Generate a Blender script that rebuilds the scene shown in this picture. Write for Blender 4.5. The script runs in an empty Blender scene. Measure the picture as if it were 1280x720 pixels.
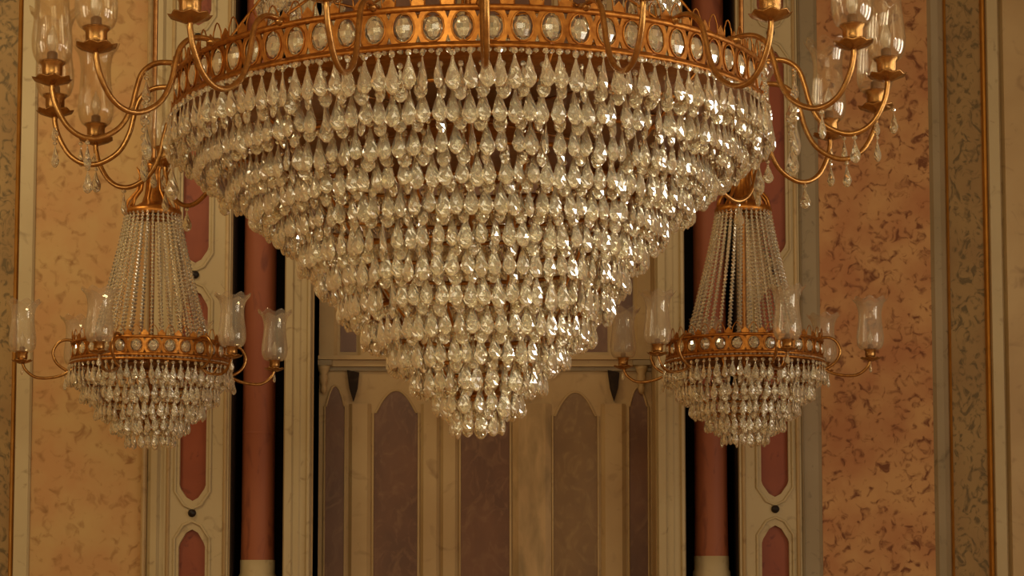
import bpy, bmesh, math, random
from math import sin, cos, pi, radians, sqrt, tan
from mathutils import Vector, Matrix

random.seed(7)
S = bpy.context.scene
COL = S.collection

# ------------------------------------------------------------------ camera
FPX, CY, PITCH, CAMZ = 2450.0, 523.5, radians(4.4), 1.7
cam_d = bpy.data.cameras.new('camera'); cam = bpy.data.objects.new('camera', cam_d); COL.objects.link(cam)
cam.location = (0, 0, CAMZ); cam.rotation_euler = (pi / 2 + PITCH, 0, 0)
cam_d.sensor_width = 36.0; cam_d.lens = FPX / 1280 * 36; cam_d.shift_y = (CY - 360) / 1280
cam_d.clip_start = 0.05; cam_d.clip_end = 100
S.camera = cam
S.view_settings.view_transform = 'Standard'; S.view_settings.look = 'None'
S.view_settings.gamma = 1.0; S.view_settings.use_curve_mapping = False
S.view_settings.exposure = 0.0
S.cycles.max_bounces = 14; S.cycles.transmission_bounces = 12; S.cycles.transparent_max_bounces = 24
S.cycles.glossy_bounces = 4; S.cycles.diffuse_bounces = 3
S.cycles.sample_clamp_indirect = 6.0; S.cycles.blur_glossy = 0.5

# ------------------------------------------------------------------ world and lights
W = bpy.data.worlds.new('hall_air'); S.world = W; W.use_nodes = True
W.node_tree.nodes['Background'].inputs[0].default_value = (1.0, 0.80, 0.46, 1)
W.node_tree.nodes['Background'].inputs[1].default_value = 0.62

def area(name, loc, target, sx, sy, power, color, spread=180):
    d = bpy.data.lights.new(name, 'AREA'); d.shape = 'RECTANGLE'; d.size = sx; d.size_y = sy
    d.energy = power; d.color = color; d.spread = radians(spread)
    o = bpy.data.objects.new(name, d); COL.objects.link(o); o.location = loc
    o.rotation_euler = (Vector(target) - Vector(loc)).to_track_quat('-Z', 'Y').to_euler()
    return o
def lamp(name, loc, power, color, r=0.06):
    d = bpy.data.lights.new(name, 'POINT'); d.energy = power; d.color = color; d.shadow_soft_size = r
    o = bpy.data.objects.new(name, d); COL.objects.link(o); o.location = loc
    return o
for wy in (0.5, 3.2, 5.9, 8.6):  # inferred right window light, repeated in an unseen row to spread crystal glints
    area('glint_light_right', (6.85, wy, 3.1), (0.0, wy + 1.2, 3.0), 1.5, 3.4, 62, (1.0, 0.93, 0.78), 150)
for wy in (0.2, 3.4):  # no windows known here; unseen lights added for glints on left crystals
    area('glint_light_left', (-6.85, wy, 3.1), (0.0, wy + 2.5, 2.6), 1.5, 3.4, 42, (1.0, 0.88, 0.62), 150)
area('hall_light_left', (-4.6, 10.6, 7.1), (-4.4, 14.6, 3.4), 1.6, 1.6, 95, (1.0, 0.82, 0.48), 150)
area('fill_light_behind', (-1.0, -4.0, 6.0), (0, 10.0, 2.6), 6.0, 3.0, 360, (1.0, 0.87, 0.58))  # broad unseen fill behind the camera, brightens wall and crystals
for lx, ly, lz in ((-3.5, -2.0, 4.2), (2.8, -3.0, 4.4), (5.8, 1.0, 3.0), (-5.8, -1.0, 3.2), (5.2, 4.0, 4.6), (0.4, -3.5, 3.4), (-1.8, -4.5, 2.6), (4.4, -1.0, 2.4)):  # unseen point lights added to spark glints in the crystals
    lamp('glint_point', (lx, ly, lz), 26, (1.0, 0.88, 0.66), 0.12)

# ------------------------------------------------------------------ image plane <-> world
CP, SP = cos(PITCH), sin(PITCH)
def wz(py, Y):                      # world z of a point at depth Y seen on image row py
    k = (CY - py) / FPX
    return (Y * SP + k * Y * CP) / (CP - k * SP) + CAMZ
def wx(px, Y, py=650):              # world x of a point at depth Y seen at column px (row py)
    z = wz(py, Y) - CAMZ
    return (px - 640) * (Y * CP + z * SP) / FPX

# ------------------------------------------------------------------ materials
def lin(c):
    c = c / 255.0
    return c / 12.92 if c <= 0.04045 else ((c + 0.055) / 1.055) ** 2.4
def rgb(r, g, b): return (lin(r), lin(g), lin(b), 1)
def new_mat(name):
    m = bpy.data.materials.new(name); m.use_nodes = True
    nt = m.node_tree; b = nt.nodes['Principled BSDF']
    return m, nt, b
def flecked(name, base, tone, fleck, scale=2.0, fscale=12.0, lo=0.56, hi=0.64, rough=0.6, stretch=(1, 1, 1), dist=1.2, bump=0.0, spec=0.3):
    """ground colour with broad tone changes and small darker flecks"""
    m, nt, b = new_mat(name); N = nt.nodes; L = nt.links
    tc = N.new('ShaderNodeTexCoord'); mp = N.new('ShaderNodeMapping'); mp.inputs['Scale'].default_value = stretch
    L.new(tc.outputs['Object'], mp.inputs[0])
    n1 = N.new('ShaderNodeTexNoise'); n1.inputs['Scale'].default_value = scale; n1.inputs['Detail'].default_value = 5
    n2 = N.new('ShaderNodeTexNoise'); n2.inputs['Scale'].default_value = fscale; n2.inputs['Detail'].default_value = 4; n2.inputs['Distortion'].default_value = dist
    L.new(mp.outputs[0], n1.inputs['Vector']); L.new(mp.outputs[0], n2.inputs['Vector'])
    r1 = N.new('ShaderNodeValToRGB'); r1.color_ramp.elements[0].position = 0.35; r1.color_ramp.elements[1].position = 0.65
    r1.color_ramp.elements[0].color = base; r1.color_ramp.elements[1].color = tone
    L.new(n1.outputs[0], r1.inputs[0])
    r2 = N.new('ShaderNodeValToRGB'); r2.color_ramp.elements[0].position = lo; r2.color_ramp.elements[1].position = hi
    r2.color_ramp.elements[0].color = (0, 0, 0, 1); r2.color_ramp.elements[1].color = (1, 1, 1, 1)
    L.new(n2.outputs[0], r2.inputs[0])
    mx = N.new('ShaderNodeMixRGB'); mx.inputs[2].default_value = fleck
    L.new(r2.outputs[0], mx.inputs[0]); L.new(r1.outputs[0], mx.inputs[1]); L.new(mx.outputs[0], b.inputs['Base Color'])
    b.inputs['Roughness'].default_value = rough; b.inputs['Specular IOR Level'].default_value = spec
    if bump:
        bp = N.new('ShaderNodeBump'); bp.inputs['Strength'].default_value = bump; bp.inputs['Distance'].default_value = 0.01
        L.new(n2.outputs[0], bp.inputs['Height']); L.new(bp.outputs[0], b.inputs['Normal'])
    return m
def metal(name, c1, c2, rough, scale=30):
    m, nt, b = new_mat(name); N = nt.nodes; L = nt.links
    tc = N.new('ShaderNodeTexCoord'); n = N.new('ShaderNodeTexNoise'); n.inputs['Scale'].default_value = scale
    L.new(tc.outputs['Object'], n.inputs['Vector'])
    r = N.new('ShaderNodeValToRGB'); r.color_ramp.elements[0].color = c1; r.color_ramp.elements[1].color = c2
    r.color_ramp.elements[0].position = 0.3; r.color_ramp.elements[1].position = 0.7
    L.new(n.outputs[0], r.inputs[0]); L.new(r.outputs[0], b.inputs['Base Color'])
    b.inputs['Metallic'].default_value = 0.85; b.inputs['Roughness'].default_value = rough
    return m
def crystal(name, color, diff, trans=0.88, ior=1.52):
    m, nt, b = new_mat(name); N = nt.nodes; L = nt.links
    b.inputs['Base Color'].default_value = color; b.inputs['Transmission Weight'].default_value = trans
    b.inputs['Roughness'].default_value = 0.03; b.inputs['IOR'].default_value = ior
    oi = N.new('ShaderNodeObjectInfo'); tc = N.new('ShaderNodeTexCoord')
    n = N.new('ShaderNodeTexNoise'); n.inputs['Scale'].default_value = 22; L.new(tc.outputs['Object'], n.inputs['Vector'])
    r = N.new('ShaderNodeValToRGB'); r.color_ramp.elements[0].color = color; r.color_ramp.elements[1].color = diff
    L.new(n.outputs[0], r.inputs[0]); L.new(r.outputs[0], b.inputs['Base Color'])
    return m
def thin_glass(name, milk):
    m, nt, b = new_mat(name); N = nt.nodes; L = nt.links
    out = N['Material Output']
    tr = N.new('ShaderNodeBsdfTransparent'); tr.inputs[0].default_value = (0.97, 0.95, 0.90, 1)
    gl = N.new('ShaderNodeBsdfGlossy'); gl.inputs['Roughness'].default_value = 0.06; gl.inputs[0].default_value = (1, 0.97, 0.9, 1)
    tl = N.new('ShaderNodeBsdfTranslucent'); tl.inputs[0].default_value = (0.9, 0.84, 0.72, 1)
    df = N.new('ShaderNodeBsdfDiffuse'); df.inputs[0].default_value = (0.9, 0.84, 0.72, 1)
    lw = N.new('ShaderNodeLayerWeight'); lw.inputs[0].default_value = 0.35
    a = N.new('ShaderNodeMixShader'); L.new(tl.outputs[0], a.inputs[1]); L.new(df.outputs[0], a.inputs[2])
    c = N.new('ShaderNodeMixShader'); c.inputs[0].default_value = milk; L.new(tr.outputs[0], c.inputs[1]); L.new(a.outputs[0], c.inputs[2])
    d = N.new('ShaderNodeMixShader'); L.new(lw.outputs['Facing'], d.inputs[0]); L.new(c.outputs[0], d.inputs[1]); L.new(gl.outputs[0], d.inputs[2])
    mul = N.new('ShaderNodeMath'); mul.operation = 'MULTIPLY'; mul.inputs[1].default_value = 0.55
    L.new(lw.outputs['Facing'], mul.inputs[0]); L.new(mul.outputs[0], d.inputs[0])
    L.new(d.outputs[0], out.inputs['Surface'])
    return m

M = {}
M['cream'] = flecked('cream_stone', rgb(182, 161, 120), rgb(172, 149, 108), rgb(147, 125, 88), 1.2, 9, 0.60, 0.75, 0.55)
M['cream_warm'] = flecked('warm_cream_stone', rgb(184, 155, 109), rgb(171, 140, 95), rgb(146, 116, 78), 1.8, 6, 0.58, 0.8, 0.55)
M['cream_stained'] = flecked('stained_cream_stone', rgb(184, 152, 106), rgb(168, 136, 92), rgb(140, 116, 78), 2.0, 3.0, 0.46, 0.72, 0.6, (3, 1, 1), 0.4)
M['stone_grey'] = flecked('grey_cream_stone', rgb(150, 131, 101), rgb(139, 120, 89), rgb(114, 97, 72), 1.5, 8, 0.60, 0.75, 0.6)
M['damask_light'] = flecked('ochre_damask', rgb(180, 144, 90), rgb(175, 129, 79), rgb(138, 96, 52), 3.4, 12.0, 0.53, 0.74, 0.7, (1, 1, 1), 0.7)
M['damask_rust'] = flecked('rust_damask', rgb(184, 137, 85), rgb(165, 109, 66), rgb(109, 62, 30), 3.2, 14, 0.52, 0.68, 0.7, (1, 1, 1), 1.0)
M['damask_green'] = flecked('olive_damask_strip', rgb(150, 120, 74), rgb(139, 108, 66), rgb(99, 80, 48), 3.0, 12, 0.50, 0.64, 0.7, (1, 1, 0.8), 2.0)
M['brown_marble'] = flecked('brown_marble', rgb(116, 78, 53), rgb(98, 65, 45), rgb(125, 90, 61), 3.5, 8.0, 0.50, 0.74, 0.4, (1, 1, 0.6), 2.2)
M['olive_marble'] = flecked('olive_brown_marble', rgb(130, 98, 60), rgb(112, 82, 50), rgb(142, 112, 70), 3.5, 8.0, 0.50, 0.74, 0.4, (1, 1, 0.6), 2.2)
M['red_marble'] = flecked('red_marble', rgb(144, 81, 50), rgb(133, 70, 43), rgb(112, 58, 38), 2.0, 8.0, 0.56, 0.70, 0.6, (1, 1, 0.35), 1.0)
M['red_inset'] = flecked('deep_red_inset', rgb(142, 72, 40), rgb(128, 61, 34), rgb(101, 43, 25), 2.0, 8.0, 0.58, 0.72, 0.5)
M['black'] = flecked('black_stone_and_shade', rgb(50, 38, 28), rgb(42, 32, 24), rgb(60, 46, 34), 2, 10, 0.6, 0.7, 0.7, spec=0.1)  # recess stone; also paints the shade of the spandrel hollows
M['dark_bronze'] = flecked('dark_bronze_boss', rgb(38, 28, 22), rgb(30, 22, 18), rgb(54, 42, 32), 4, 20, 0.6, 0.7, 0.5)
M['gilt_trim'] = metal('gilt_moulding', rgb(206, 150, 70), rgb(186, 130, 56), 0.45, 8)
M['gold'] = metal('gilded_brass', rgb(184, 138, 78), rgb(150, 106, 56), 0.27, 40)
M['gold_rich'] = metal('orange_gilt', rgb(190, 128, 56), rgb(150, 92, 36), 0.40, 40)
M['gold_dark'] = metal('aged_brass', rgb(168, 116, 62), rgb(136, 90, 46), 0.3, 30)
M['crystal'] = crystal('lead_crystal', (0.99, 0.96, 0.80, 1), (0.99, 0.93, 0.66, 1), 0.84, 1.58)
M['shade_glass'] = thin_glass('hurricane_glass', 0.035)
M['shade_milky'] = thin_glass('milky_hurricane_glass', 0.13)
M['bulb_glass'] = thin_glass('frosted_bulb_glass', 0.30)
M['stub'] = flecked('brown_candle_socket', rgb(120, 84, 46), rgb(106, 72, 40), rgb(80, 54, 30), 6, 20, 0.6, 0.8, 0.4)
M['wax'] = flecked('ivory_candle', rgb(226, 190, 140), rgb(216, 176, 122), rgb(200, 150, 96), 6, 20, 0.6, 0.8, 0.4)
M['floor'] = flecked('parquet', rgb(186, 146, 92), rgb(170, 130, 80), rgb(140, 100, 60), 2, 8, 0.55, 0.7, 0.35, (1, 6, 1))
M['plaster'] = flecked('warm_plaster', rgb(196, 164, 112), rgb(184, 150, 100), rgb(160, 128, 84), 1, 6, 0.6, 0.8, 0.8)

# ------------------------------------------------------------------ mesh tools
class MB:
    def __init__(s): s.v = []; s.f = []; s.smooth = []
    def add(s, vs, fs, sm=False, mat=None):
        o = len(s.v)
        s.v += [tuple(mat @ Vector(p)) if mat is not None else tuple(p) for p in vs]
        s.f += [tuple(i + o for i in f) for f in fs]; s.smooth += [sm] * len(fs)
        return s
    def box(s, x0, x1, y0, y1, z0, z1):
        vs = [(x, y, z) for z in (z0, z1) for y in (y0, y1) for x in (x0, x1)]
        return s.add(vs, [(0, 2, 3, 1), (4, 5, 7, 6), (0, 1, 5, 4), (2, 6, 7, 3), (0, 4, 6, 2), (1, 3, 7, 5)])
    def lathe(s, prof, n=24, sm=True, closed=False, mat=None, wave=None, twist=0):
        vs = []; fs = []; k = len(prof)
        for i in range(n):
            for j, (r, z) in enumerate(prof):
                a = 2 * pi * (i + twist * (j % 2)) / n
                rr, zz = (r, z) if wave is None else wave(r, z, j, a)
                vs.append((rr * cos(a), rr * sin(a), zz))
        for i in range(n):
            i2 = (i + 1) % n
            for j in range(k if closed else k - 1):
                j2 = (j + 1) % k
                fs.append((i * k + j, i2 * k + j, i2 * k + j2, i * k + j2))
        return s.add(vs, fs, sm, mat)
    def tube(s, pts, r, n=8, closed=False, sm=True, mat=None):
        pts = [Vector(p) for p in pts]; m = len(pts); vs = []; fs = []
        up = Vector((0, 0, 1)); prev = None
        for i, p in enumerate(pts):
            if closed: t = pts[(i + 1) % m] - pts[i - 1]
            else: t = pts[min(i + 1, m - 1)] - pts[max(i - 1, 0)]
            t.normalize()
            if prev is None:
                a = up if abs(t.z) < 0.9 else Vector((1, 0, 0))
                u = t.cross(a).normalized()
            else:
                u = (prev - t * prev.dot(t)).normalized()
            prev = u; w = t.cross(u)
            rr = r[i] if isinstance(r, (list, tuple)) else r
            for j in range(n):
                a = 2 * pi * j / n
                vs.append(p + u * (rr * cos(a)) + w * (rr * sin(a)))
        for i in range(m if closed else m - 1):
            i2 = (i + 1) % m
            for j in range(n):
                j2 = (j + 1) % n
                fs.append((i * n + j, i * n + j2, i2 * n + j2, i2 * n + j))
        if not closed:
            fs.append(tuple(range(n - 1, -1, -1))); fs.append(tuple((m - 1) * n + j for j in range(n)))
        return s.add(vs, fs, sm, mat)
    def prism(s, poly, y0, y1):      # polygon in (x, z), extruded from y0 (front) to y1 (back)
        n = len(poly); vs = [(x, y0, z) for x, z in poly] + [(x, y1, z) for x, z in poly]
        area2 = sum(poly[i][0] * poly[(i + 1) % n][1] - poly[(i + 1) % n][0] * poly[i][1] for i in range(n))
        fs = [tuple(range(n)), tuple(range(2 * n - 1, n - 1, -1))] + [(i, i + n, (i + 1) % n + n, (i + 1) % n) for i in range(n)]
        if area2 < 0: fs = [tuple(reversed(f)) for f in fs]
        return s.add(vs, fs)
    def mesh(s, name, mat):
        me = bpy.data.meshes.new(name); me.from_pydata(s.v, [], s.f); me.update()
        me.polygons.foreach_set('use_smooth', s.smooth); me.materials.append(mat)
        return me
    def build(s, name, mat, parent=None, loc=None, rotz=0):
        return link(name, s.mesh(name, mat), parent, loc, rotz)
def link(name, me, parent=None, loc=None, rotz=0):
    o = bpy.data.objects.new(name, me); COL.objects.link(o)
    if loc is not None: o.location = loc
    if rotz: o.rotation_euler = (0, 0, rotz)
    if parent is not None: o.parent = parent
    return o
def struct(o): o['kind'] = 'structure'; return o
def thing(name, label, cat, loc=(0, 0, 0), group=None):
    o = bpy.data.objects.new(name, None); COL.objects.link(o); o.location = loc; o.empty_display_size = 0.1
    o['label'] = label; o['category'] = cat
    if group: o['group'] = group
    return o
def smooth_path(pts, n=6):          # Catmull-Rom through control points
    P = [Vector(p) for p in pts]; P = [P[0] * 2 - P[1]] + P + [P[-1] * 2 - P[-2]]; out = []
    for i in range(1, len(P) - 2):
        for k in range(n):
            t = k / n; a, b, c, d = P[i - 1], P[i], P[i + 1], P[i + 2]
            out.append(0.5 * ((2 * b) + (c - a) * t + (2 * a - 5 * b + 4 * c - d) * t * t + (3 * b - a - 3 * c + d) * t ** 3))
    out.append(P[-2]); return out

# ------------------------------------------------------------------ the hall
ZT, YW = 7.4, 14.6                    # ceiling height, face of the end wall
YN, YR = 15.0, 15.35                  # niche wall, column recess wall
struct(MB().box(-7, 7, -6, YR + 0.3, -0.2, 0).build('floor', M['floor']))
struct(MB().box(-7.2, 7.2, -6, YR + 0.3, ZT, ZT + 0.2).build('ceiling', M['plaster']))
struct(MB().box(-7.2, -7.0, -6, YR + 0.3, 0, ZT).build('wall_left', M['plaster']))
struct(MB().box(7.0, 7.2, -6, YR + 0.3, 0, ZT).build('wall_right', M['plaster']))
def X(px, Y=YW): return wx(px, Y)
trim_no = [0]
def trim(mb, mat):
    trim_no[0] += 1
    return struct(mb.build('trim_%d' % trim_no[0], mat))
mb = MB()
mb.box(-7, X(287), YW, YR, 0, ZT); mb.box(X(924), 7, YW, YR, 0, ZT)
mb.box(X(355), X(391), YW, YR, 0, ZT); mb.box(X(820), X(856), YW, YR, 0, ZT)
struct(mb.build('wall_back', M['cream_warm']))
struct(MB().box(X(391), X(820), YN, YR, 0, ZT).build('wall_niche', M['cream_warm']))
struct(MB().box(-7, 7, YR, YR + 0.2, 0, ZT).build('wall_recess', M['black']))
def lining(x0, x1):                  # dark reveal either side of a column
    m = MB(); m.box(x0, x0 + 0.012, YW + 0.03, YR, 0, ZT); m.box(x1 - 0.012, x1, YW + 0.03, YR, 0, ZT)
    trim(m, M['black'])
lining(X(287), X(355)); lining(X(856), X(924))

def strip(p0, p1, y, mat, z0=0.0, z1=ZT, depth=None):   # flat field standing `y` proud of the end wall
    return trim(MB().box(X(p0), X(p1), YW - y, YW if depth is None else YW - y + depth, z0, z1), mat)
def moulding(p0, p1, prof, mat, base=YW, z0=0.0, z1=ZT):   # prof: (fraction across, how proud)
    a, b = X(p0, base), X(p1, base); pts = [(a + (b - a) * t, base - d) for t, d in prof]
    n = len(pts); m = MB()
    vs = [(x, y, z0) for x, y in pts] + [(x, y, z1) for x, y in pts] + [(a, base, z0), (b, base, z0), (a, base, z1), (b, base, z1)]
    fs = [(i, i + 1, n + i + 1, n + i) for i in range(n - 1)] + [(2 * n, 0, n, 2 * n + 2), (n - 1, 2 * n + 1, 2 * n + 3, 2 * n - 1)]
    m.add(vs, fs)
    return trim(m, mat)
STEP = [(0, .02), (.06, .055), (.3, .06), (.36, .04), (.56, .045), (.62, .035), (.8, .035), (.86, .06), (.95, .06), (1, .02)]
ROUND = [(0, .0), (.1, .03), (.25, .05), (.5, .06), (.75, .05), (.9, .03), (1, 0)]
FLAT = [(0, .03), (.08, .05), (.9, .05), (1, .03)]
# left of the niche
strip(-240, 13, .012, M['damask_green'])
moulding(12, 18, ROUND, M['gilt_trim'])
moulding(18, 38, FLAT, M['cream'])
strip(38, 178, .012, M['damask_light'])
moulding(176, 184, ROUND, M['cream_warm'])
moulding(184, 206, [(0, .01), (.25, .05), (.6, .06), (.75, .03), (1, .03)], M['cream'])
# right of the niche
strip(1028, 1170, .012, M['damask_rust'])
moulding(1000, 1029, [(0, .03), (.12, .05), (.2, .03), (.8, .03), (1, .005)], M['stone_grey'])
moulding(1168, 1189, [(0, .01), (.2, .04), (.6, .05), (1, .02)], M['stone_grey'])
moulding(1188, 1192, ROUND, M['gilt_trim'])
strip(1191, 1236, .012, M['damask_green'])
moulding(1235, 1242, ROUND, M['gilt_trim'])
moulding(1242, 1258, FLAT, M['cream'])
moulding(1260, 1420, [(0, .0), (.02, .05), (.3, .05), (.32, .03), (1, .03)], M['cream_warm'])
# piers either side of the niche
moulding(354, 389, STEP, M['cream'])
moulding(821, 857, STEP[::1], M['cream'])
trim(MB().box(X(388.5), X(391), YW + .001, YN, 0, ZT), M['stone_grey'])

# niche wall: pointed panels of brown marble between cream ribs
def arch_poly(x0, x1, z0, zs, za, n=8):     # lancet panel outline: foot z0, shoulder zs, apex za, with a notch at the shoulder
    xm = (x0 + x1) / 2; w = (x1 - x0) / 2
    pts = [(x0, z0), (x1, z0), (x1, zs), (x1 - .12 * w, zs)]
    for i in range(1, n + 1):
        t = i / n; pts.append((xm + w * .88 * (1 - t) ** .85, zs + (za - zs) * (1 - (1 - t) ** 1.7)))
    for i in range(n - 1, 0, -1):
        t = i / n; pts.append((xm - w * .88 * (1 - t) ** .85, zs + (za - zs) * (1 - (1 - t) ** 1.7)))
    pts += [(x0 + .12 * w, zs), (x0, zs)]
    return pts
def NX(px): return X(px, YN)
def NZ(py): return wz(py, YN)
panels = ((405, 431, 508, 482, 'brown_marble'), (466, 523, 516, 488, 'brown_marble'), (575, 638, 516, 488, 'brown_marble'), (691, 748, 520, 490, 'olive_marble'), (786, 811, 508, 484, 'brown_marble'))
for a, b, ys, ya, mt in panels:
    poly = arch_poly(NX(a), NX(b), 0.02, NZ(ys), NZ(ya))
    trim(MB().prism(poly, YN - .004, YN + .01), M[mt])
    ring = MB().tube([(x, YN - .006, z) for x, z in poly], .009, 6, closed=True, sm=True)
    trim(ring, M['cream_warm'])
for a, b in ((436, 463), (526, 549), (551, 572), (641, 689), (752, 782)):     # ribs between the panels
    moulding(a, b, [(0, .01), (.15, .035), (.85, .035), (1, .01)], M['cream_stained'] if a == 641 else M['cream_warm'], YN, 0, NZ(505))
# ledge above the panels, and the upper register
def ledge(py0, py1, d, mat): trim(MB().box(NX(392), NX(819), YN - d, YN, NZ(py1), NZ(py0)), mat)
ledge(446, 451, .10, M['cream_warm']); ledge(451, 459, .06, M['cream_warm']); ledge(459, 464, .03, M['stone_grey'])
for a, b in ((424, 444), (476, 570), (590, 690), (705, 760), (768, 792)):
    trim(MB().box(NX(a), NX(b), YN - .006, YN + .01, NZ(440), ZT - .3), M['brown_marble'])
for a, b in ((394, 420), (446, 474), (572, 588), (692, 704), (794, 818)):
    moulding(a, b, [(0, .01), (.15, .03), (.85, .03), (1, .01)], M['cream_warm'], YN, NZ(445), ZT)
# dark pointed plates standing in for deep shade in the spandrel hollows
for px in (441, 768):
    poly = [(NX(px - 8), NZ(463)), (NX(px + 7), NZ(466)), (NX(px + 5), NZ(486)), (NX(px), NZ(502)), (NX(px - 5), NZ(486))]
    trim(MB().prism(poly, YN - .037, YN + .02), M['black'])
# bracket capitals where the ledge meets the piers
for px, lab in ((404, 'left'), (802, 'right')):
    t = thing('corbel', 'small cream stone corbel under the niche ledge at its %s end' % lab, 'corbel', (NX(px), YN - .06, NZ(472)))
    q = 15.0 / FPX
    m = MB(); m.lathe([(0, -22 * q), (3 * q, -20 * q), (4.5 * q, -15 * q), (3 * q, -11 * q), (5 * q, -7 * q), (6 * q, 0), (4.5 * q, 3 * q), (7 * q, 9 * q), (9 * q, 14 * q), (0, 14 * q)], 16)
    m.build('bracket', M['cream_warm'], t)
    MB().box(-11 * q, 11 * q, -.06, .06, 14 * q, 20 * q).build('abacus', M['stone_grey'], t)

# ------------------------------------------------------------------ red columns
def column(px, lab, y_base):
    Yc = YW + .16; q = Yc / FPX; zb = wz(y_base, Yc)
    t = thing('marble_column', lab, 'column', (X(px, Yc), Yc, 0), 'red columns beside the niche')
    r = 20.5 * q; m = MB(); m.lathe([(r * 1.03, zb), (r, zb + .3), (r * .985, 5.2), (r * .97, ZT)], 40)
    m.lathe([(r * 1.0, zb + .94), (r * 1.012, zb + .945), (r * 1.012, zb + .955), (r, zb + .96)], 40)
    m.build('shaft', M['red_marble'], t)
    m = MB(); m.lathe([(0, 0), (r * 1.3, 0), (r * 1.3, zb - .25), (r * 1.15, zb - .22), (r * 1.15, zb - .12), (r * 1.06, zb - .1), (r * 1.06, zb), (0, zb)], 40)
    m.build('base', M['cream'], t)
column(322.5, 'red marble column on cream base left of the niche, behind the left glass shades', 700)
column(889, 'red marble column on cream base right of the niche, behind the right small chandelier', 695)

# ------------------------------------------------------------------ framed piers with pointed red insets
def pier(x0, r0, r1, x1, lab, crosses):
    t = thing('panelled_pilaster', lab, 'pilaster', (X((r0 + r1) / 2), YW, 0), 'pilasters with red insets')
    ox = t.location.x; a0, b0, b1, a1 = X(x0) - ox, X(r0) - ox, X(r1) - ox, X(x1) - ox; xm = 0.0
    h = (b1 - b0) / 2; d0 = -.05
    m = MB(); m.box(a0, b0, d0, 0, 0, ZT); m.box(b1, a1, d0, 0, 0, ZT)
    edges = []
    zs = [wz(c, YW) for c in crosses]
    for z in zs:
        up, dn = .115, .115
        poly = [(b0, z - .23), (b0 * .9, z - .2), (b0 * .45, z - .125), (xm, z - .10), (b1 * .45, z - .125), (b1 * .9, z - .2), (b1, z - .23),
                (b1, z + .23), (b1 * .9, z + .2), (b1 * .45, z + .135), (xm, z + .11), (b0 * .45, z + .135), (b0 * .9, z + .2), (b0, z + .23)]
        m.prism(poly, d0, 0)
    m.build('frame', M['cream'], t)
    zz = sorted(zs); spans = [(0.3, zz[0])] + [(zz[i], zz[i + 1]) for i in range(len(zz) - 1)] + [(zz[-1], ZT - .2)]
    for i, (za, zb) in enumerate(spans):
        p = MB(); p.box(b0, b1, -.012, -.002, za, zb); p.build('inset_panel', M['red_inset'], t)
        lo, hi = (za + .11 if i else za), (zb - .10 if i < len(spans) - 1 else zb)
        k = 1.32
        ring = [(0, lo), (b1 * .5 * k, lo + .03), (b1 * k, lo + .13), (b1 * k, hi - .13), (b1 * .5 * k, hi - .03), (0, hi), (b0 * .5 * k, hi - .03), (b0 * k, hi - .13), (b0 * k, lo + .13), (b0 * .5 * k, lo + .03)]
        ring = [(x, d0 - .004, z - (.06 if z < (lo + hi) / 2 else -.06)) for x, z in ring]
        MB().tube(ring, .012, 6, closed=True).build('bead_moulding', M['cream'], t)
    for z in zs:
        b = MB(); b.lathe([(0, -.0), (.03, 0), (.03, .015), (.02, .03), (0, .036)], 14)
        o = b.build('boss', M['dark_bronze'], t, (0, d0, z + .02)); o.rotation_euler = (pi / 2, 0, 0)
    m = MB()
    for xx in (a0 + .03, a1 - .025): m.tube([(xx, d0, 0), (xx, d0, ZT)], .016, 6)
    m.build('edge_moulding', M['cream_warm'], t)
    return t
pier(206, 225, 258, 286, 'cream pilaster with pointed red insets left of the left red column', (645, 348, 52))
pier(924, 951, 985, 1001, 'cream pilaster with pointed red insets right of the right red column', (640, 343, 47))

# ------------------------------------------------------------------ chandelier pieces (meshes shared by all copies)
def drop_profile(L, w):
    return [(.004, 0.0), (w * .26, -.14 * L), (w * .58, -.36 * L), (w * .9, -.58 * L), (w, -.72 * L), (w * .8, -.87 * L), (w * .38, -.97 * L), (.0005, -L)]
def add_drop(mb, L, w, th, mat=None, bead=True, sides=8):
    k = Matrix.Diagonal((1, th, 1, 1)); base = mat if mat is not None else Matrix.Identity(4)
    mb.lathe(drop_profile(L, w), sides, False, mat=base @ Matrix.Translation((0, 0, -.026 if bead else 0)) @ k, twist=.5)
    if bead: mb.lathe([(.0005, 0), (.009, -.004), (.0125, -.0125), (.009, -.021), (.0005, -.025)], 6, False, mat=base @ Matrix.Diagonal((1, .7, 1, 1)))
def drop_mesh(name, L, w, th, bead=True):
    m = MB(); add_drop(m, L, w, th, None, bead); return m.mesh(name, M['crystal'])

def glass_shade_mesh(H, r, mat):
    prof = [(.46, 0), (.62, .03), (.75, .12), (.78, .26), (.71, .46), (.66, .64), (.69, .80), (.82, .92), (1.02, 1.0)]
    prof = [(a * r, b * H) for a, b in prof]
    prof = [tuple(p) [:2] for p in smooth_path([(a, b, 0) for a, b in prof], 3)]
    outer = prof; inner = [(a - .003, b) for a, b in reversed(prof)]
    n = len(outer)
    def wave(rr, z, j, a):
        f = max(0, (z / H - .8) / .2)
        return rr * (1 + .05 * f * cos(8 * a)), z + .012 * f * cos(8 * a) * H / .33
    m = MB(); m.lathe(outer + inner, 40, True, closed=True, wave=wave)
    return m.mesh('glass_shade', mat)
def pendant_mesh(spec, scale):       # spec: list of ('bead', r) / ('drop', L, w) hung one below the other
    m = MB(); z = 0.0
    for s in spec:
        if s[0] == 'bead':
            r = s[1] * scale; m.lathe([(.0005, z), (r * .8, z - .5 * r), (r, z - r), (r * .8, z - 1.5 * r), (.0005, z - 2 * r)], 8, False); z -= 2.15 * r
        else:
            L, w = s[1] * scale, s[2] * scale; add_drop(m, L, w, .55, Matrix.Translation((0, 0, z)), False); z -= L
    return m.mesh('crystal_pendant', M['crystal'])

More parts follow.
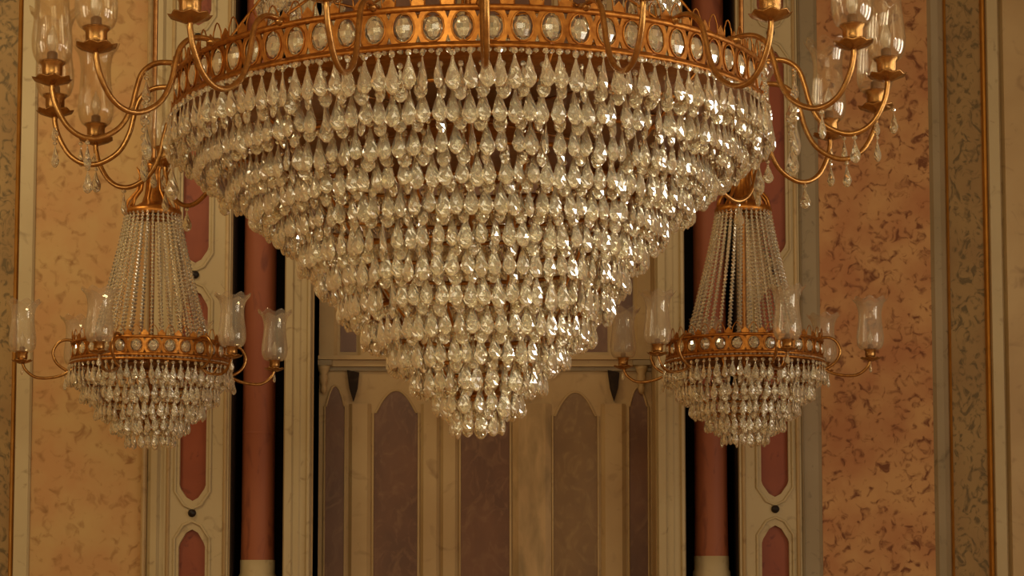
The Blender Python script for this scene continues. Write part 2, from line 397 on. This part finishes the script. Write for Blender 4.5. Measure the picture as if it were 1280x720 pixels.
def build_chandelier(root, q, cfg):
    """root: Empty on the axis at z = cfg z0; q: metres per photograph pixel at the axis; all radii and heights in those pixels (up positive)"""
    C = cfg; nx = random.Random(C['seed'])
    zb = 0.0                                       # underside of the gallery band
    R = C['band_r'] * q; bh = C['band_h'] * q
    # gallery band: plate pierced by ovals, two rails
    N = C['ovals']; m = MB(); seg = 14
    def cyl(a, z, r): return (r * sin(a), -r * cos(a), z)
    for i in range(N):
        ac = 2 * pi * i / N; da = pi / N
        for side in (0, 1):
            rr = R if side == 0 else R - .006
            vs = []; 
            for k in range(seg):
                t = 2 * pi * k / seg; c, s_ = cos(t), sin(t)
                e = max(abs(c), abs(s_)); vs.append(cyl(ac + da * c / e, bh * .5 + bh * .42 * s_ / e, rr))
                vs.append(cyl(ac + da * .74 * c, bh * .5 + bh * .39 * s_, rr))
            fs = [(2 * k, 2 * ((k + 1) % seg), 2 * ((k + 1) % seg) + 1, 2 * k + 1) for k in range(seg)]
            m.add(vs, fs)
        t_ = [cyl(ac + da * .74 * cos(2 * pi * k / seg), bh * .5 + bh * .39 * sin(2 * pi * k / seg), R + .002) for k in range(seg)]
        m.tube(t_, .0035 * C['k'], 5, closed=True)
    m.build('gallery_band', M['gold_rich'], root)
    h = .010 * C['k']
    m = MB(); m.lathe([(R - h, -h), (R + h, -h), (R + 1.3 * h, 0), (R + h, .6 * h), (R + .4 * h, bh * .10), (R - h, bh * .10)], 96, True, closed=True)
    m.build('lower_rail', M['gold_rich'], root)
    m = MB(); m.lathe([(R - h, bh * .9), (R + .5 * h, bh * .9), (R + h, bh), (R + .3 * h, bh * 1.06), (R - h, bh * 1.06)], 96, True, closed=True)
    m.build('upper_rail', M['gold_rich'], root)
    m = MB(); ch = C['crest'] * q                  # cresting: fretted leaves and thin pointed loops
    for i in range(N):
        ac = 2 * pi * i / N; w = pi / N
        m.tube([cyl(ac - .55 * w, bh, R), cyl(ac - .5 * w, bh + ch * .55, R), cyl(ac - .2 * w, bh + ch * .92, R), cyl(ac, bh + ch, R), cyl(ac + .2 * w, bh + ch * .92, R), cyl(ac + .5 * w, bh + ch * .55, R), cyl(ac + .55 * w, bh, R)], .0028 * C['k'], 5)
        ab = ac + w
        vs = [cyl(ab - .5 * w, bh, R), cyl(ab + .5 * w, bh, R), cyl(ab + .42 * w, bh + ch * .3, R), cyl(ab, bh + ch * .62, R), cyl(ab - .42 * w, bh + ch * .3, R)]
        vi = [cyl(ab - .5 * w, bh, R - .005), cyl(ab + .5 * w, bh, R - .005), cyl(ab + .42 * w, bh + ch * .3, R - .005), cyl(ab, bh + ch * .62, R - .005), cyl(ab - .42 * w, bh + ch * .3, R - .005)]
        m.add(vs + vi, [(0, 1, 2, 3, 4), (9, 8, 7, 6, 5)] + [(k, k + 5, (k + 1) % 5 + 5, (k + 1) % 5) for k in range(5)])
    m.build('cresting', M['gold_rich'], root)
    om = MB(); ow = R * pi / N * .64
    om.lathe([(.0005, bh * .31), (ow * .6, bh * .24), (ow, bh * .05), (ow, -bh * .08), (ow * .6, -bh * .26), (.0005, -bh * .33)], 8, False, mat=Matrix.Diagonal((1, .5, 1, 1)))
    om = om.mesh('oval_crystal', M['crystal'])
    for i in range(N):
        a = 2 * pi * i / N; p = cyl(a, bh * .5, R - .004)
        link('oval_crystal', om, root, p, a)
    # bead swag under the band
    nb = int(2 * pi * R / (.028 * C['k'])); m = MB(); r = .011 * C['k']
    for i in range(nb):
        a = 2 * pi * (i + .3 * nx.random()) / nb
        m.lathe([(.0005, r), (r * .8, r * .6), (r, 0), (r * .8, -r * .6), (.0005, -r)], 6, False, mat=Matrix.Translation(cyl(a, -.016 * C['k'], R + .004)))
    o = m.build('bead_trim', M['crystal'], root); o['kind'] = 'stuff'
    # added gilt disc, reflects warm gold into the basket interior
    m = MB(); m.lathe([(.02, bh * .3), (R * .55, bh * .22), (R - .012, .006), (R - .012, .014), (R * .55, bh * .22 + .008), (.02, bh * .3 + .008)], 64, True, closed=True)
    m.build('warming_disc', M['gold_dark'], root)
    # tiers of drops
    DL, DW = C['drop']; drop = drop_mesh('crystal_drop', DL, DW, .5)
    places = []
    for ti, (tr, tz, tx) in enumerate(C['tiers']):
        r, z, ox = tr * q, tz * q, tx * q
        m = MB(); m.lathe([(r - .006, z - .003), (r - .003, z - .004), (r - .003, z + .013), (r - .006, z + .013)], 72, True, closed=True, mat=Matrix.Translation((ox, 0, 0)))
        m.build('tier_hoop', M['gold_rich'], root)
        first = len(places)
        n = max(5, int(2 * pi * r / C['pitch']))
        off = nx.random()
        for i in range(n):
            a = 2 * pi * (i + off) / n + nx.uniform(-.12, .12) * 2 * pi / n
            yaw = a + nx.choice((0, 0, nx.uniform(-1.4, 1.4), nx.uniform(-.7, .7)))
            s = nx.uniform(.93, 1.08)
            places.append((Vector(cyl(a, z - .004 + nx.uniform(-.006, .004), r)), yaw, s, nx.uniform(-.07, .07)))
        # second, inner ring half a step lower: fills the tier as in the real thing
        if tr > 40:
            r2 = r - .055 * C['k']; n2 = max(5, int(2 * pi * r2 / (C['pitch'] * 1.35)))
            for i in range(n2):
                a = 2 * pi * (i + off + .5) / n2
                places.append((Vector(cyl(a, z - .035 * C['k'], r2)), a + nx.uniform(-1.2, 1.2), nx.uniform(.9, 1.0), nx.uniform(-.08, .08)))
        for pl in places[first:]: pl[0].x += ox
    wp = root.rotation_euler.to_matrix().inverted() @ (Vector((0, 0, CAMZ)) - Vector(root.location))
    places.sort(key=lambda p: (p[0] - wp).length)
    for p, yaw, s, tilt in places[:100]:
        o = link('crystal_drop', drop, root, p, yaw); o.scale = (s, s, s); o.rotation_euler = (tilt, tilt * .5, yaw)
    m = MB()
    for p, yaw, s, tilt in places[100:]:
        add_drop(m, DL, DW, .5, Matrix.Translation(p) @ Matrix.Rotation(yaw, 4, 'Z') @ Matrix.Rotation(tilt, 4, 'X') @ Matrix.Scale(s, 4))
    o = m.build('crystal_drop', M['crystal'], root); o['kind'] = 'stuff'; o['label'] = 'remaining clear crystal drops of the tiers'
    # ribs of the basket, stem, spokes
    for i in range(C['ribs']):
        a = 2 * pi * (i + .5) / C['ribs']
        pts = [cyl(a, tz * q, max(.012, tr * q - .012)) for tr, tz, tx in C['tiers']]
        pts = [(p[0] + C['tiers'][k][2] * q, p[1], p[2]) for k, p in enumerate(pts)]
        MB().tube(pts, .0055 * C['k'], 6).build('basket_rib', M['gold_rich'], root)
    zt = ZT - root.location.z; zlow = C['tiers'][-1][1] * q
    m = MB(); s = C['k']
    m.lathe([(0, zlow), (.012 * s, zlow), (.014 * s, 0), (.03 * s, .02), (.05 * s, .06), (.03 * s, .10), (.016 * s, .16), (.016 * s, zt - .1), (.06 * s, zt - .08), (.09 * s, zt), (0, zt)], 20)
    m.build('stem', M['gold_dark'], root)
    for i in range(8):
        a = 2 * pi * i / 8
        MB().tube([cyl(a, .02, .02), cyl(a, .02, R)], .006 * s, 6).build('spoke', M['gold_dark'], root)
    # arms
    ap = [(p[0] * q, p[1] * q) for p in C['arm']]
    path = [Vector((0, -a, b)) for a, b in smooth_path([(a, b, 0) for a, b in ap], 7) for (a, b) in [(a, b)]] if False else [Vector((0, -v.x, v.y)) for v in smooth_path([(a, b, 0) for a, b in ap], 7)]
    am = MB(); rad = [C['arm_t'] * q] * len(path)
    am.tube(path, rad, 10)
    if C.get('bolt'):
        a0, b0 = ap[0]
        am.lathe([(0, -.03), (.016, -.028), (.02, -.01), (.016, .012), (.011, .03), (0, .035)], 12, mat=Matrix.Translation((0, -a0 - .01, b0)) @ Matrix.Rotation(pi / 2, 4, 'X'))
    am = am.mesh('arm', M['gold'])
    cr, cz = ap[-1]; w = C['cup'] * q          # half width of the dish
    bm = MB()
    def petal(r_, z_, j, a): 
        f = r_ / w; return r_ * (1 + .05 * f * f * cos(8 * a)), z_ + .06 * w * f * f * cos(8 * a)
    bm.lathe([(0, -.14 * w), (.25 * w, -.16 * w), (.6 * w, -.02 * w), (.96 * w, .14 * w), (1.0 * w, .2 * w), (.9 * w, .2 * w), (.55 * w, .08 * w), (.2 * w, .04 * w), (0, .04 * w)], 32, wave=petal)
    bm = bm.mesh('drip_dish', M['gold'])
    cm = MB(); cm.lathe([(0, 0), (.34 * w, .0), (.3 * w, .08 * w), (.46 * w, .2 * w), (.52 * w, .5 * w), (.52 * w, .86 * w), (.66 * w, 1.02 * w), (.68 * w, 1.08 * w), (.56 * w, 1.06 * w), (.44 * w, .9 * w), (0, .88 * w)], 24)
    cm = cm.mesh('candle_cup', M['gold'])
    ct = C['candle'] * w
    wm = MB(); wm.lathe([(0, .85 * w), (.27 * w, .85 * w), (.27 * w, ct), (.2 * w, ct + .06 * w), (0, ct + .06 * w)], 14)
    wm = wm.mesh('candle_socket', M['stub'])
    fm = MB(); fm.lathe([(.0005, ct + .06 * w), (.17 * w, ct + .1 * w), (.3 * w, ct + .5 * w), (.27 * w, ct + .85 * w), (.12 * w, ct + 1.25 * w), (.0005, ct + 1.5 * w)], 14)
    fm = fm.mesh('flame_bulb', M['bulb_glass'])
    gm = glass_shade_mesh(C['shade'][0] * q, C['shade'][1] * q, M[C['glass']])
    pm = [pendant_mesh(sp, C['ps']) for sp in C['pendants']]
    for k in range(C['arms']):
        a = radians(C['arm_off'] + 360.0 / C['arms'] * k)
        arm = link('arm', am, root, (0, 0, 0), a)
        link('drip_dish', bm, arm, (0, -cr, cz))
        link('candle_cup', cm, arm, (0, -cr, cz))
        link('candle_socket', wm, arm, (0, -cr, cz)); link('flame_bulb', fm, arm, (0, -cr, cz))
        link('glass_shade', gm, arm, (0, -cr, cz + .98 * w), nx.uniform(0, .7))
        for (rr, zz, xx, which, lim) in C['hang']:
            if cos(a) > lim: continue
            link('crystal_pendant', pm[which], arm, (xx * q, -rr * q, zz * q), nx.uniform(-1, 1))
    return root

# ------------------------------------------------------------------ the great chandelier
YB = 7.9; QB = 8.01 / FPX; yb0 = 154
front_rows = [(372, 57, 0), (338, 100, 0), (299, 143, 1), (271, 181, 1), (240, 219, 1), (213, 260, 1), (190, 297, 1), (168, 335, 3), (142, 373, 5), (110, 408, 5), (81, 440, 4), (54, 472, 4), (30, 497, 3)]
tiers = []
for r, fy, ox in front_rows:
    yc = 712 - (712 - fy) * (1 - r / FPX)
    tiers.append((r, yb0 - yc, ox))
TILT = -radians(1.05)
great = thing('chandelier', 'huge gilt chandelier with cone of crystal tiers hanging in the foreground', 'chandelier', (wx(588, YB, yb0), YB, wz(yb0, YB)))
great.rotation_euler = (0, TILT, 0)
build_chandelier(great, QB, dict(seed=3, k=1.0, band_r=367, band_h=42, crest=24, ovals=72, ribs=12, drop=(.119, .0285), pitch=.0535,
    tiers=tiers, arms=20, arm_off=3.0, arm_t=3.3, bolt=True, glass='shade_glass', cup=22.5, candle=1.55, shade=(108, 30), ps=1.0,
    arm=[(363, 45), (378, 48), (396, 45), (410, 33), (417, 13), (423, -10), (436, -33), (458, -47), (478, -48), (496, -37), (509, -15), (514, 4), (514, 14)],
    pendants=[[('bead', .010), ('drop', .09, .026)],
              [('bead', .009), ('drop', .08, .024), ('bead', .009), ('drop', .09, .026)],
              [('bead', .01), ('bead', .01), ('drop', .085, .028), ('bead', .013), ('bead', .016), ('bead', .013), ('drop', .135, .031)]],
    hang=[(514, 11, 0, 1, .1), (474, -51, 0, 0, .6), (536, 17, 0, 0, -.05), (405, 37, 0, 2, .62)]))
# upper tier of the same chandelier, only its lower edge in the picture
m = MB(); rr = random.Random(5)
for r, zz in ((262, 178), (255, 150), (248, 205)):
    n = int(2 * pi * r * QB / .058)
    for i in range(n):
        a = 2 * pi * (i + rr.random() * .3) / n
        add_drop(m, .105, .026, .5, Matrix.Translation((r * QB * sin(a), -r * QB * cos(a), zz * QB)) @ Matrix.Rotation(a + rr.uniform(-.8, .8), 4, 'Z'))
o = m.build('upper_crystal_drop', M['crystal'], great); o['kind'] = 'stuff'
m = MB()
for r, zz in ((262, 179), (255, 151), (248, 206)): m.lathe([(r * QB - .006, zz * QB), (r * QB, zz * QB - .006), (r * QB + .006, zz * QB), (r * QB, zz * QB + .008)], 72, True, closed=True)
for i in range(10):
    a = 2 * pi * i / 10; m.tube([(367 * QB * sin(a), -367 * QB * cos(a), 42 * QB), (300 * QB * sin(a), -300 * QB * cos(a), 90 * QB), (255 * QB * sin(a), -255 * QB * cos(a), 151 * QB), (248 * QB * sin(a), -248 * QB * cos(a), 206 * QB), (.02 * sin(a), -.02 * cos(a), 230 * QB)], .006, 6)
m.build('upper_frame', M['gold_rich'], great)

# ------------------------------------------------------------------ the two smaller chandeliers by the end wall
YS = 12.7; QS = 12.72 / FPX
def small(px, py, lab, off, seed):
    t = thing('chandelier', lab, 'chandelier', (wx(px, YS, py), YS, wz(py, YS)), 'smaller chandeliers by the end wall')
    build_chandelier(t, QS, dict(seed=seed, k=1.0, band_r=97, band_h=22, crest=14, ovals=30, ribs=8, drop=(.102, .024), pitch=.048,
        tiers=[(101, -6, 0), (85, -27, 0), (67, -47, 0), (48, -65, 0), (29, -82, 0)], arms=6, arm_off=off, arm_t=1.9, bolt=False, glass='shade_milky', cup=12.5, candle=1.5, shade=(63, 21.5), ps=1.0,
        arm=[(86, -13), (101, -14), (115, -5), (120, 9), (112, 22), (98, 24), (86, 13), (88, -3), (104, -17), (122, -23), (140, -23), (152, -15), (157, -5)],
        pendants=[[('bead', .007), ('drop', .062, .017)], [('bead', .009), ('bead', .007), ('drop', .08, .02)]],
        hang=[(157, -6, 0, 0, 2), (105, -16, 0, 1, .5)]))
    # bead strands from the crown down to the band
    zt, rt, rb = 186, 34, 72
    def prof(u): return rt + (rb - rt) * (u ** 1.15), zt + (24 - zt) * u
    bm = MB(); n = 34
    for i in range(n + 1):
        r, z = prof(i / n); r *= QS; z *= QS; b = .0145
        bm.lathe([(.0005, b), (b, 0), (.0005, -b)], 5, False, mat=Matrix.Translation((0, -r, z)))
    bm.tube([(0, -prof(i / 8)[0] * QS, prof(i / 8)[1] * QS) for i in range(9)], .002, 4)
    bm = bm.mesh('bead_strand', M['crystal'])
    for k in range(34): link('bead_strand', bm, t, (0, 0, 0), 2 * pi * k / 34)
    m = MB(); q = QS
    m.lathe([(34 * q, 184 * q), (36 * q, 186 * q), (36 * q, 191 * q), (33 * q, 194 * q), (22 * q, 197 * q), (12 * q, 204 * q), (9 * q, 224 * q), (8 * q, 244 * q), (12 * q, 248 * q), (7 * q, 254 * q), (0, 256 * q), (0, 190 * q), (30 * q, 184 * q)], 32)
    for i in range(10):
        a = 2 * pi * i / 10; m.tube([(34 * q * sin(a), -34 * q * cos(a), 191 * q), (31 * q * sin(a), -31 * q * cos(a), 203 * q), (20 * q * sin(a), -20 * q * cos(a), 216 * q), (16 * q * sin(a), -16 * q * cos(a), 236 * q), (21 * q * sin(a), -21 * q * cos(a), 247 * q)], [.008, .012, .011, .010, .004], 6)
    m.build('crown', M['gold_rich'], t)
    m = MB(); m.lathe([(72 * q - .006, 23 * q), (72 * q, 22 * q), (72 * q + .006, 23 * q), (72 * q, 25 * q)], 48, True, closed=True)
    for i in range(8):
        a = 2 * pi * i / 8; m.tube([(72 * q * sin(a), -72 * q * cos(a), 23 * q), (97 * q * sin(a), -97 * q * cos(a), 21 * q)], .005, 5)
    m.build('strand_hoop', M['gold_rich'], t)
small(188.5, 453, 'smaller crystal chandelier with bead strands at the left, before the ochre wall panel', -12, 11)
small(930.5, 450, 'smaller crystal chandelier with bead strands at the right, before the right red column', 12, 12)
